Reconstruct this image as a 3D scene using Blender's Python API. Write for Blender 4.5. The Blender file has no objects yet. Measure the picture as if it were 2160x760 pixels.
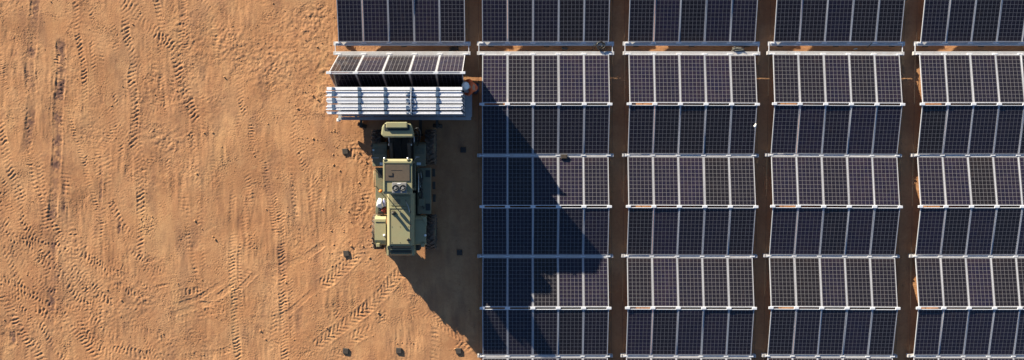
import bpy, bmesh, math, random
import numpy as np
from mathutils import Vector, Matrix, Euler
R = math.radians
random.seed(7)
sc = bpy.context.scene
C = sc.collection

# ------------------------------------------------------------------ camera, sky, sun, exposure
CAM_H, CAM_F, CAM_TILT = 34.0, 1807.0, R(-2.3)
cam = bpy.data.cameras.new('camera'); cam_o = bpy.data.objects.new('camera', cam); C.objects.link(cam_o)
cam.sensor_width = 36.0; cam.lens = CAM_F / 2160 * 36.0
cam.clip_start = 0.5; cam.clip_end = 3000
cam_o.location = (0, 0, CAM_H); cam_o.rotation_euler = (CAM_TILT, 0, 0)
sc.camera = cam_o

SUN_EL, SUN_AZ = 14.0, -39.8            # degrees; azimuth clockwise from +Y (top of the picture)
w = bpy.data.worlds.new('World'); sc.world = w; w.use_nodes = True
nt = w.node_tree; nt.nodes.clear()
sky = nt.nodes.new('ShaderNodeTexSky'); sky.sky_type = 'NISHITA'; sky.sun_disc = False
sky.air_density = 0.9; sky.dust_density = 0.5; sky.ozone_density = 2.8; sky.altitude = 400
sky.sun_elevation = R(SUN_EL); sky.sun_rotation = R(SUN_AZ)
bg = nt.nodes.new('ShaderNodeBackground'); bg.inputs['Strength'].default_value = 0.05
wo = nt.nodes.new('ShaderNodeOutputWorld')
nt.links.new(sky.outputs[0], bg.inputs[0]); nt.links.new(bg.outputs[0], wo.inputs[0])
sd = Vector((math.sin(R(SUN_AZ)) * math.cos(R(SUN_EL)), math.cos(R(SUN_AZ)) * math.cos(R(SUN_EL)), math.sin(R(SUN_EL))))
sun = bpy.data.lights.new('sun', 'SUN'); sun.energy = 5.0; sun.angle = R(0.5); sun.color = (1.0, 0.895, 0.68)
so = bpy.data.objects.new('sun', sun); C.objects.link(so); so.location = (-20, 25, 30)
so.rotation_euler = sd.to_track_quat('Z', 'Y').to_euler()
sc.view_settings.view_transform = 'Standard'; sc.view_settings.look = 'None'
sc.view_settings.gamma = 1.0; sc.view_settings.use_curve_mapping = False
sc.view_settings.exposure = 1.65

def survey(u, v, z=0.0):
    """photograph measurement -> point of the site at height z"""
    x = (u - 1080) / CAM_F; y = -(v - 380) / CAM_F; zz = -1.0
    c, s = math.cos(CAM_TILT), math.sin(CAM_TILT)
    y, zz = y * c - zz * s, y * s + zz * c
    t = (z - CAM_H) / zz
    return x * t, y * t

# ------------------------------------------------------------------ materials
def mat(name, col, rough=0.6, metal=0.0, var=0.15, scale=6.0, bump=0.0, bscale=40.0, dust=0.0, spec=0.5):
    m = bpy.data.materials.new(name); m.use_nodes = True
    n = m.node_tree.nodes; l = m.node_tree.links
    b = n['Principled BSDF']
    b.inputs['Roughness'].default_value = rough; b.inputs['Metallic'].default_value = metal
    b.inputs['Specular IOR Level'].default_value = spec
    tc = n.new('ShaderNodeTexCoord')
    nz = n.new('ShaderNodeTexNoise'); nz.inputs['Scale'].default_value = scale; nz.inputs['Detail'].default_value = 6
    nz.inputs['Roughness'].default_value = 0.65
    l.new(tc.outputs['Object'], nz.inputs['Vector'])
    mx = n.new('ShaderNodeMix'); mx.data_type = 'RGBA'
    mx.inputs[6].default_value = (*[c * (1 - var) for c in col], 1); mx.inputs[7].default_value = (*[min(1, c * (1 + var)) for c in col], 1)
    l.new(nz.outputs['Fac'], mx.inputs[0]); out = mx.outputs[2]
    if dust > 0:
        n2 = n.new('ShaderNodeTexNoise'); n2.inputs['Scale'].default_value = scale * 0.45; n2.inputs['Detail'].default_value = 8
        n2.inputs['Roughness'].default_value = 0.75
        l.new(tc.outputs['Object'], n2.inputs['Vector'])
        mr = n.new('ShaderNodeMapRange'); mr.inputs['From Min'].default_value = 0.35; mr.inputs['From Max'].default_value = 0.75
        mr.inputs['To Max'].default_value = dust
        l.new(n2.outputs['Fac'], mr.inputs['Value'])
        m2 = n.new('ShaderNodeMix'); m2.data_type = 'RGBA'; m2.inputs[7].default_value = (0.36, 0.2, 0.1, 1)
        l.new(mr.outputs[0], m2.inputs[0]); l.new(out, m2.inputs[6]); out = m2.outputs[2]
    l.new(out, b.inputs['Base Color'])
    if bump > 0:
        nb = n.new('ShaderNodeTexNoise'); nb.inputs['Scale'].default_value = bscale; nb.inputs['Detail'].default_value = 4
        l.new(tc.outputs['Object'], nb.inputs['Vector'])
        bp = n.new('ShaderNodeBump'); bp.inputs['Strength'].default_value = bump; bp.inputs['Distance'].default_value = 0.01
        l.new(nb.outputs['Fac'], bp.inputs['Height']); l.new(bp.outputs[0], b.inputs['Normal'])
    return m

PANEL_W, PANEL_L = 0.980, 1.934
def cell_material():
    m = bpy.data.materials.new('solar_cells'); m.use_nodes = True
    n = m.node_tree.nodes; l = m.node_tree.links; b = n['Principled BSDF']
    tc = n.new('ShaderNodeTexCoord'); sp = n.new('ShaderNodeSeparateXYZ'); l.new(tc.outputs['Object'], sp.inputs[0])
    def math_(op, a, bb=None, cc=None):
        k = n.new('ShaderNodeMath'); k.operation = op
        for i, v in enumerate((a, bb, cc)):
            if v is None: continue
            if isinstance(v, (int, float)): k.inputs[i].default_value = v
            else: l.new(v, k.inputs[i])
        return k.outputs[0]
    def lines(sock, size, count, half):
        pitch = size / count
        f = math_('FRACT', math_('ADD', math_('DIVIDE', sock, pitch), 0.5 * count))
        d = math_('ABSOLUTE', math_('SUBTRACT', f, 0.5))          # 0.5 at a cell border
        return math_('GREATER_THAN', d, 0.5 - half / pitch)
    wi, li = PANEL_W - 0.085, PANEL_L - 0.09
    g = math_('MAXIMUM', lines(sp.outputs[0], wi, 6, 0.0062), lines(sp.outputs[1], li, 12, 0.0054))
    # thin busbars inside the cells
    bus = math_('MULTIPLY', lines(sp.outputs[0], wi, 30, 0.0012), 0.35)
    g2 = math_('MAXIMUM', g, bus)
    oi = n.new('ShaderNodeObjectInfo')
    cr = n.new('ShaderNodeMix'); cr.data_type = 'RGBA'
    cr.inputs[6].default_value = (0.0085, 0.0070, 0.0100, 1); cr.inputs[7].default_value = (0.0055, 0.0055, 0.023, 1)
    l.new(oi.outputs['Random'], cr.inputs[0])
    # slight tone differences from cell to cell
    vm = n.new('ShaderNodeVectorMath'); vm.operation = 'DIVIDE'; vm.inputs[1].default_value = (wi / 6, li / 12, 1)
    l.new(tc.outputs['Object'], vm.inputs[0])
    fl = n.new('ShaderNodeVectorMath'); fl.operation = 'FLOOR'; l.new(vm.outputs[0], fl.inputs[0])
    wn = n.new('ShaderNodeTexWhiteNoise'); wn.noise_dimensions = '4D'; l.new(fl.outputs[0], wn.inputs['Vector']); l.new(oi.outputs['Random'], wn.inputs['W'])
    cv = n.new('ShaderNodeMix'); cv.data_type = 'RGBA'; cv.blend_type = 'MULTIPLY'; cv.inputs[0].default_value = 1.0
    mr0 = n.new('ShaderNodeMapRange'); mr0.inputs['To Min'].default_value = 0.85; mr0.inputs['To Max'].default_value = 1.15
    l.new(wn.outputs[0], mr0.inputs['Value']); l.new(cr.outputs[2], cv.inputs[6]); l.new(mr0.outputs[0], cv.inputs[7])
    mx = n.new('ShaderNodeMix'); mx.data_type = 'RGBA'; mx.inputs[7].default_value = (0.152, 0.147, 0.160, 1)
    l.new(g2, mx.inputs[0]); l.new(cv.outputs[2], mx.inputs[6])
    # red dust lying on the glass
    nz = n.new('ShaderNodeTexNoise'); nz.inputs['Scale'].default_value = 2.2; nz.inputs['Detail'].default_value = 9; nz.inputs['Roughness'].default_value = 0.7
    geo = n.new('ShaderNodeNewGeometry'); l.new(geo.outputs['Position'], nz.inputs['Vector'])
    mr = n.new('ShaderNodeMapRange'); mr.inputs['From Min'].default_value = 0.3; mr.inputs['From Max'].default_value = 0.8
    mr.inputs['To Min'].default_value = 0.0; mr.inputs['To Max'].default_value = 0.026
    l.new(nz.outputs['Fac'], mr.inputs['Value'])
    md = n.new('ShaderNodeMix'); md.data_type = 'RGBA'; md.inputs[7].default_value = (0.34, 0.19, 0.10, 1)
    pd = math_('MULTIPLY', mr.outputs[0], math_('ADD', 0.25, math_('MULTIPLY', math_('POWER', oi.outputs['Random'], 2.0), 2.2)))
    n3 = n.new('ShaderNodeTexNoise'); n3.inputs['Scale'].default_value = 9.0; n3.inputs['Detail'].default_value = 7; n3.inputs['Roughness'].default_value = 0.75
    mp3 = n.new('ShaderNodeMapping'); mp3.inputs['Scale'].default_value = (1.0, 0.12, 1.0); l.new(geo.outputs['Position'], mp3.inputs[0]); l.new(mp3.outputs[0], n3.inputs['Vector'])
    smear = math_('MULTIPLY', math_('MAXIMUM', math_('SUBTRACT', n3.outputs['Fac'], 0.56), 0.0), 0.28)
    pos = n.new('ShaderNodeSeparateXYZ'); l.new(geo.outputs['Position'], pos.inputs[0])
    low_ = math_('MULTIPLY', math_('POWER', math_('MAXIMUM', math_('SUBTRACT', 1.0, math_('DIVIDE', math_('SUBTRACT', pos.outputs[2], 0.33), 0.10)), 0.0), 3.0), 0.05)
    dsum = math_('MINIMUM', math_('ADD', math_('ADD', pd, smear), math_('MINIMUM', math_('MULTIPLY', low_, n3.outputs['Fac']), 0.05)), 0.25)
    l.new(dsum, md.inputs[0]); l.new(mx.outputs[2], md.inputs[6]); l.new(md.outputs[2], b.inputs['Base Color'])
    b.inputs['Roughness'].default_value = 0.16
    l.new(math_('ADD', mr.outputs[0], 0.12), b.inputs['Roughness'])
    b.inputs['Specular IOR Level'].default_value = 0.45
    return m

def soil_material():
    m = bpy.data.materials.new('red_soil'); m.use_nodes = True
    n = m.node_tree.nodes; l = m.node_tree.links; b = n['Principled BSDF']
    tc = n.new('ShaderNodeTexCoord')
    def noise(scale, det, rough, vec=None, dist=0.0):
        k = n.new('ShaderNodeTexNoise'); k.inputs['Scale'].default_value = scale; k.inputs['Detail'].default_value = det
        k.inputs['Roughness'].default_value = rough; k.inputs['Distortion'].default_value = dist
        l.new(vec or tc.outputs['Object'], k.inputs['Vector']); return k.outputs['Fac']
    def mix(f, a, bb):
        k = n.new('ShaderNodeMix'); k.data_type = 'RGBA'
        for i, v in ((0, f), (6, a), (7, bb)):
            if isinstance(v, tuple): k.inputs[i].default_value = (*v, 1)
            else: l.new(v, k.inputs[i])
        return k.outputs[2]
    def rng(f, a, bb, c=0.0, d=1.0):
        k = n.new('ShaderNodeMapRange'); k.inputs['From Min'].default_value = a; k.inputs['From Max'].default_value = bb
        k.inputs['To Min'].default_value = c; k.inputs['To Max'].default_value = d; l.new(f, k.inputs['Value']); return k.outputs[0]
    mp = n.new('ShaderNodeMapping'); mp.inputs['Scale'].default_value = (1.0, 0.22, 1.0); l.new(tc.outputs['Object'], mp.inputs[0])
    c = mix(rng(noise(0.55, 6, 0.6), 0.36, 0.64), (0.405, 0.200, 0.098), (0.485, 0.266, 0.138))
    c = mix(rng(noise(1.1, 7, 0.65, mp.outputs[0]), 0.45, 0.72, 0, 0.75), c, (0.345, 0.160, 0.080))
    c = mix(rng(noise(0.8, 5, 0.6, mp.outputs[0], 0.6), 0.55, 0.75, 0, 0.6), c, (0.54, 0.315, 0.155))
    c = mix(rng(noise(3.2, 7, 0.72, None, 0.4), 0.5, 0.72, 0, 0.42), c, (0.27, 0.122, 0.072))
    c = mix(rng(noise(9.0, 5, 0.7), 0.5, 0.8, 0, 0.5), c, (0.27, 0.127, 0.074))
    c = mix(rng(noise(2.1, 7, 0.7, None, 0.3), 0.55, 0.75, 0, 0.4), c, (0.60, 0.36, 0.185))
    at = n.new('ShaderNodeAttribute'); at.attribute_name = 'stain'
    c = mix(at.outputs['Fac'], c, (0.135, 0.072, 0.058))
    c = mix(rng(noise(45.0, 3, 0.6), 0.62, 0.8, 0, 0.5), c, (0.24, 0.12, 0.07))
    l.new(c, b.inputs['Base Color'])
    b.inputs['Roughness'].default_value = 0.95; b.inputs['Specular IOR Level'].default_value = 0.15
    bp = n.new('ShaderNodeBump'); bp.inputs['Strength'].default_value = 0.6; bp.inputs['Distance'].default_value = 0.012
    l.new(noise(30.0, 5, 0.7), bp.inputs['Height']); l.new(bp.outputs[0], b.inputs['Normal'])
    return m

M = {}
M['soil'] = soil_material()
M['cells'] = cell_material()
M['alu'] = mat('anodised_aluminium', (0.50, 0.515, 0.58), 0.42, 0.15, 0.08, 5, dust=0.12)
M['galv'] = mat('galvanised_steel', (0.56, 0.56, 0.58), 0.45, 0.25, 0.16, 9, dust=0.35)
M['galv_deck'] = mat('galvanised_deck', (0.40, 0.42, 0.45), 0.5, 0.25, 0.18, 9, dust=0.3)
M['rail'] = mat('white_aluminium_rail', (0.62, 0.64, 0.71), 0.4, 0.05, 0.06, 6, dust=0.05)
M['packrail'] = mat('white_pack_rail', (0.78, 0.79, 0.86), 0.42, 0, 0.10, 5, dust=0.10)
M['backsheet'] = mat('white_backsheet', (0.6, 0.6, 0.6), 0.6)
M['shade_blue_bracket'] = mat('bracket_shade_blue', (0.055, 0.10, 0.18), 0.8, 0, 0.2, 30)  # blue stands for shade on the recessed brackets; the hooks share it
M['rubber'] = mat('black_rubber', (0.022, 0.021, 0.021), 0.85, 0, 0.3, 14, 0.3, 60, dust=0.22)
M['tyre'] = mat('dusty_tyre', (0.042, 0.041, 0.042), 0.9, 0, 0.3, 9, 0.3, 50, dust=0.55)
M['padrub'] = mat('rubber_pad', (0.030, 0.030, 0.031), 0.85, 0, 0.3, 10, 0.3, 60, dust=0.18)
M['cable'] = mat('black_cable', (0.015, 0.015, 0.016), 0.5, 0, 0.2, 20)
M['olive'] = mat('olive_paint', (0.262, 0.258, 0.148), 0.58, 0, 0.10, 5, 0.08, 30, dust=0.30)
M['olive_dk'] = mat('olive_paint_worn', (0.125, 0.138, 0.090), 0.6, 0, 0.18, 7, 0.08, 30, dust=0.40)
M['deck'] = mat('anti_slip_deck', (0.085, 0.10, 0.075), 0.8, 0, 0.2, 14, 0.4, 120, dust=0.3)
M['chassis'] = mat('dark_chassis', (0.035, 0.036, 0.032), 0.7, 0, 0.3, 8, dust=0.18)
M['grille'] = mat('black_grille', (0.02, 0.022, 0.022), 0.6, 0, 0.2, 12)
M['hatch'] = mat('tinted_hatch', (0.085, 0.072, 0.058), 0.35, 0, 0.12, 5, dust=0.18)
M['glass'] = mat('cab_glass', (0.012, 0.016, 0.016), 0.06, 0, 0.1, 3)
M['steel'] = mat('bare_steel', (0.5, 0.5, 0.5), 0.3, 0.8, 0.1, 8)
M['acbox'] = mat('grey_plastic', (0.20, 0.20, 0.21), 0.6, 0, 0.1, 8, dust=0.12)
M['orange'] = mat('amber_lens', (0.75, 0.20, 0.02), 0.25, 0, 0.1, 10)
M['white'] = mat('white_plastic', (0.75, 0.75, 0.75), 0.5, 0, 0.08, 10)
M['bag'] = mat('white_bag_cloth', (0.74, 0.72, 0.74), 0.8, 0, 0.1, 12)
M['bluebottle'] = mat('clear_bluish_plastic', (0.28, 0.30, 0.52), 0.15, 0, 0.2, 16)
M['redrag'] = mat('red_rag', (0.30, 0.05, 0.035), 0.9, 0, 0.25, 14)
M['dkbox'] = mat('dark_plastic', (0.03, 0.022, 0.016), 0.5, 0, 0.2, 10)
M['platelab'] = mat('pale_sticker', (0.55, 0.62, 0.66), 0.4, 0, 0.05, 20)
M['hivis'] = mat('orange_work_shirt', (0.62, 0.115, 0.035), 0.8, 0, 0.12, 9)
M['trouser'] = mat('navy_trousers', (0.02, 0.025, 0.05), 0.85, 0, 0.2, 9)
M['skin'] = mat('skin', (0.42, 0.24, 0.16), 0.55, 0, 0.08, 12)
M['hat'] = mat('white_hard_hat', (0.72, 0.76, 0.80), 0.35, 0, 0.05, 6)
M['hair'] = mat('dark_hair', (0.03, 0.02, 0.015), 0.7)
M['boot'] = mat('brown_boot', (0.10, 0.06, 0.035), 0.8, 0, 0.2, 12)
M['greycloth'] = mat('grey_sleeve', (0.10, 0.095, 0.085), 0.8, 0, 0.3, 14)
M['clod'] = mat('soil_clod', (0.38, 0.20, 0.095), 0.95, 0, 0.25, 9)

# ------------------------------------------------------------------ mesh helpers
class MB:
    def __init__(s): s.bm = bmesh.new()
    def box(s, x0, x1, y0, y1, z0, z1, bev=0.0, mtx=None):
        n0 = set(s.bm.verts)
        r = bmesh.ops.create_cube(s.bm, size=1.0)['verts']
        for v in r:
            v.co = Vector((x0 + (v.co.x + .5) * (x1 - x0), y0 + (v.co.y + .5) * (y1 - y0), z0 + (v.co.z + .5) * (z1 - z0)))
        if bev > 0:
            es = list({e for v in r for e in v.link_edges})
            bmesh.ops.bevel(s.bm, geom=es, offset=bev, segments=2, affect='EDGES', profile=0.6)
        if mtx is not None:
            bmesh.ops.transform(s.bm, matrix=mtx, verts=[v for v in s.bm.verts if v not in n0])
        return s
    def prism(s, pts, axis, a, b, bev=0.0):
        """polygon pts extruded along axis from a to b; pts are the other two coords in order"""
        def co(p, t):
            if axis == 'x': return (t, p[0], p[1])
            if axis == 'y': return (p[0], t, p[1])
            return (p[0], p[1], t)
        va = [s.bm.verts.new(co(p, a)) for p in pts]; vb = [s.bm.verts.new(co(p, b)) for p in pts]
        fs = [s.bm.faces.new(va), s.bm.faces.new(vb[::-1])]
        k = len(pts)
        for i in range(k):
            fs.append(s.bm.faces.new((va[i], vb[i], vb[(i + 1) % k], va[(i + 1) % k])))
        bmesh.ops.recalc_face_normals(s.bm, faces=fs)
        if bev > 0:
            es = list({e for f in fs for e in f.edges})
            bmesh.ops.bevel(s.bm, geom=es, offset=bev, segments=2, affect='EDGES', profile=0.6)
        return s
    def tube(s, pts, r, seg=8, closed=False):
        pts = [Vector(p) for p in pts]; rings = []; up = None
        k = len(pts)
        for i, p in enumerate(pts):
            if closed: t = pts[(i + 1) % k] - pts[i - 1]
            else: t = pts[min(i + 1, k - 1)] - pts[max(i - 1, 0)]
            t.normalize()
            if up is None: up = Vector((0, 0, 1)) if abs(t.z) < .9 else Vector((1, 0, 0))
            a = t.cross(up); a = a.normalized() if a.length > 1e-5 else Vector((1, 0, 0))
            b = a.cross(t).normalized(); up = b
            rr = r[i] if isinstance(r, (list, tuple)) else r
            rings.append([s.bm.verts.new(p + (a * math.cos(2 * math.pi * j / seg) + b * math.sin(2 * math.pi * j / seg)) * rr) for j in range(seg)])
        for i in range(k if closed else k - 1):
            A, B = rings[i], rings[(i + 1) % k]
            for j in range(seg):
                s.bm.faces.new((A[j], A[(j + 1) % seg], B[(j + 1) % seg], B[j]))
        if not closed:
            s.bm.faces.new(rings[0][::-1]); s.bm.faces.new(rings[-1])
        return s
    def lathe(s, prof, axis='z', seg=24, loc=(0, 0, 0)):
        rings = []
        L = Vector(loc)
        for (r, h) in prof:
            ring = []
            for j in range(seg):
                a = 2 * math.pi * j / seg; c, d = r * math.cos(a), r * math.sin(a)
                p = (c, d, h) if axis == 'z' else ((h, c, d) if axis == 'x' else (d, h, c))
                ring.append(s.bm.verts.new(L + Vector(p)))
            rings.append(ring)
        for A, B in zip(rings, rings[1:]):
            for j in range(seg):
                s.bm.faces.new((A[j], A[(j + 1) % seg], B[(j + 1) % seg], B[j]))
        if prof[0][0] > 1e-6: s.bm.faces.new(rings[0][::-1])
        if prof[-1][0] > 1e-6: s.bm.faces.new(rings[-1])
        bmesh.ops.remove_doubles(s.bm, verts=[v for r_ in rings for v in r_], dist=1e-6)
        return s
    def mesh(s, name, m, smooth=False):
        bmesh.ops.recalc_face_normals(s.bm, faces=s.bm.faces)
        me = bpy.data.meshes.new(name); s.bm.to_mesh(me); s.bm.free()
        for mm in (m if isinstance(m, (list, tuple)) else [m]): me.materials.append(mm)
        if smooth:
            for p in me.polygons: p.use_smooth = True
        return me
    def build(s, name, m, parent=None, smooth=False, loc=None):
        return obj(name, s.mesh(name, m, smooth), parent, loc)

def obj(name, me, parent=None, loc=None, rot=None):
    o = bpy.data.objects.new(name, me); C.objects.link(o)
    if parent is not None: o.parent = parent
    if loc is not None: o.location = loc
    if rot is not None: o.rotation_euler = rot
    return o
def tag(o, label, cat, group=None, kind=None):
    if label: o['label'] = label
    if cat: o['category'] = cat
    if group: o['group'] = group
    if kind: o['kind'] = kind
    return o
def thing(name, label, cat, loc=(0, 0, 0), rz=0.0, group=None):
    o = bpy.data.objects.new(name, None); C.objects.link(o); o.empty_display_size = 0.3
    o.location = loc; o.rotation_euler = (0, 0, rz)
    return tag(o, label, cat, group)
BX = lambda *a, **k: MB().box(*a, **k)

# ------------------------------------------------------------------ ground: one sheet with the wheel tracks in relief
rng = np.random.default_rng(11)
GX0, GX1, GY0, GY1, STEP = -21.6, -0.9, -9.7, 6.8, 0.027
xs = np.arange(GX0, GX1, STEP); ys = np.arange(GY0, GY1, STEP)
NX, NY = len(xs), len(ys)
fx = np.fft.fftfreq(NX, STEP)[None, :]; fy = np.fft.rfftfreq(NY, STEP)[:, None]
fx2 = np.fft.rfftfreq(NX, STEP)[None, :]; fy2 = np.fft.fftfreq(NY, STEP)[:, None]
def band(lo, hi, slope=1.0, ax=1.0, ay=1.0):
    """filtered noise, wavelengths lo..hi metres; unit rms"""
    g = rng.standard_normal((NY, NX)); Fq = np.fft.rfft2(g)
    k = np.sqrt((fx2 * ax) ** 2 + (fy2 * ay) ** 2) + 1e-6
    flt = np.exp(-(k * lo) ** 2) * (1 - np.exp(-(k * hi) ** 2)) / (k ** slope)
    r = np.fft.irfft2(Fq * flt, s=(NY, NX)); return r / r.std()
XX, YY = np.meshgrid(xs, ys)
rough_mask = np.clip(0.55 + 0.45 * band(0.8, 4.0), 0.12, 1.8)
h = 0.010 * band(1.0, 6.0, 1.5)
h += 0.0015 * band(0.10, 0.6, 1.0) * rough_mask
h += 0.0013 * band(0.06, 0.22, 0.6) * rough_mask
h += 0.0027 * band(0.035, 0.10, 0.0) * np.clip(0.6 + 0.5 * band(0.4, 2.0), 0.15, 2)
h += 0.0027 * band(0.10, 0.7, 1.2, 1.0, 5.0) * np.clip(0.6 + 0.6 * band(1.2, 6.0), 0, 1.6)      # scraper streaks
pits = band(0.09, 0.3, 0.5)
h -= 0.008 * np.clip(pits - 2.4, 0, 1.2) * rough_mask
stain = np.zeros_like(h)
breakup = np.clip(0.95 + 0.38 * band(0.10, 0.7, 0.6), 0.2, 1.7)

def spline(pts, step=0.012):
    P = np.array([survey(u, v) for u, v in pts]); P = np.vstack([2 * P[0] - P[1], P, 2 * P[-1] - P[-2]])
    out = []
    for i in range(1, len(P) - 2):
        p0, p1, p2, p3 = P[i - 1:i + 3]
        k = max(4, int(np.linalg.norm(p2 - p1) / step))
        t = np.linspace(0, 1, k, endpoint=False)[:, None]
        out.append(0.5 * ((2 * p1) + (-p0 + p2) * t + (2 * p0 - 5 * p1 + 4 * p2 - p3) * t ** 2 + (-p0 + 3 * p1 - 3 * p2 + p3) * t ** 3))
    Q = np.vstack(out); s = np.concatenate([[0], np.cumsum(np.linalg.norm(np.diff(Q, axis=0), axis=1))])
    return Q, s
def smooth_noise(s, scale, seed):
    r = np.random.default_rng(seed).random(int(s[-1] / scale) + 4)
    return np.interp(s / scale, np.arange(len(r)), r)
def stamp(pts, wpx, amp, pitch=8.0, kind='lug', patch=0.55, seed=0, dark=0.0):
    """press a track into the sheet: kind lug = alternating tread bars, chev = wide tractor chevrons, rut = smooth groove"""
    global h, stain
    Q, s = spline(pts); hw = wpx / 2 / 53.15; p = pitch / 53.15
    T = np.gradient(Q, axis=0); T /= np.linalg.norm(T, axis=1)[:, None] + 1e-9; Nn = np.stack([-T[:, 1], T[:, 0]], 1)
    d = np.arange(-1.5 * hw, 1.5 * hw, 0.012)
    Pn = Q[:, None, :] + Nn[:, None, :] * d[None, :, None]
    S = s[:, None] + 0 * d[None, :]; D = d[None, :] + 0 * s[:, None]
    a = np.clip((smooth_noise(s, 0.45, seed) * (1 + patch) - patch * 0.45), 0.34, 1.0)
    a *= np.clip(np.minimum(s, s[-1] - s) / 0.25, 0, 1)
    jit = (smooth_noise(s, 0.3, seed + 5) - .5) * 0.6
    A = np.abs(D) / hw
    env = np.clip((1.05 - A) / 0.2, 0, 1)
    if kind == 'lug':
        sl = (0.34 if seed % 3 else -0.30) * (1 + 0.3 * math.sin(seed))
        wav = 0.10 * (smooth_noise(s, 0.09, seed + 9)[:, None] - .5)
        Ds = D / hw + wav * 2
        ph = S / p + jit[:, None] * .9 + sl * Ds + 0.13 * np.sin(np.pi * Ds)
        bar = np.sin(2 * np.pi * ph) + 0.25 * np.sin(4 * np.pi * ph + 1.0)
        env2 = np.clip((1.08 + 0.14 * np.sin(2 * np.pi * ph + 2) - np.abs(Ds)) / 0.30, 0, 1)
        z = env2 * (0.62 * np.tanh(1.3 * bar) - 0.28) + 0.30 * np.exp(-((A - 1.15) / 0.2) ** 2)
    elif kind == 'chev':
        ph = S / p + jit[:, None] * .4 + 0.5 * (D > 0) - 1.1 * A
        bar = np.tanh(2.2 * (np.sin(2 * np.pi * ph) - 0.1))
        z = env * (0.6 * bar - 0.25) + 0.4 * np.exp(-((A - 1.15) / 0.15) ** 2)
    elif kind == 'rib':
        z = env * 0.6 * np.sin(2 * np.pi * (S / p + 0.4 * D / hw)) - env * .2
    else:
        z = -env + 0.6 * np.exp(-((A - 1.2) / 0.22) ** 2)
    gi = np.clip(((Pn[..., 0] - GX0) / STEP).astype(int), 0, NX - 1); gj = np.clip(((Pn[..., 1] - GY0) / STEP).astype(int), 0, NY - 1)
    z = z * a[:, None] * amp * breakup[gj, gi]
    Pn = Pn + 0.014 * np.stack([np.sin(Pn[..., 1] * 31 + seed) + np.sin(Pn[..., 0] * 23 + Pn[..., 1] * 17), np.sin(Pn[..., 0] * 29 + seed * 2) + np.sin(Pn[..., 1] * 37 - Pn[..., 0] * 11)], -1) * .6
    ix = np.round((Pn[..., 0] - GX0) / STEP).astype(int); iy = np.round((Pn[..., 1] - GY0) / STEP).astype(int)
    ok = (ix >= 0) & (ix < NX) & (iy >= 0) & (iy < NY)
    flat = (iy * NX + ix)[ok]
    cnt = np.bincount(flat, minlength=NX * NY); sm = np.bincount(flat, weights=z[ok], minlength=NX * NY)
    h += (sm / np.maximum(cnt, 1)).reshape(NY, NX)
    if dark > 0:
        sk = np.bincount(flat, weights=((np.clip(1.3 - A, 0, 1)) * a[:, None])[ok], minlength=NX * NY)
        stain = np.maximum(stain, dark * np.clip((sk / np.maximum(cnt, 1)).reshape(NY, NX), 0, 1))

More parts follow.
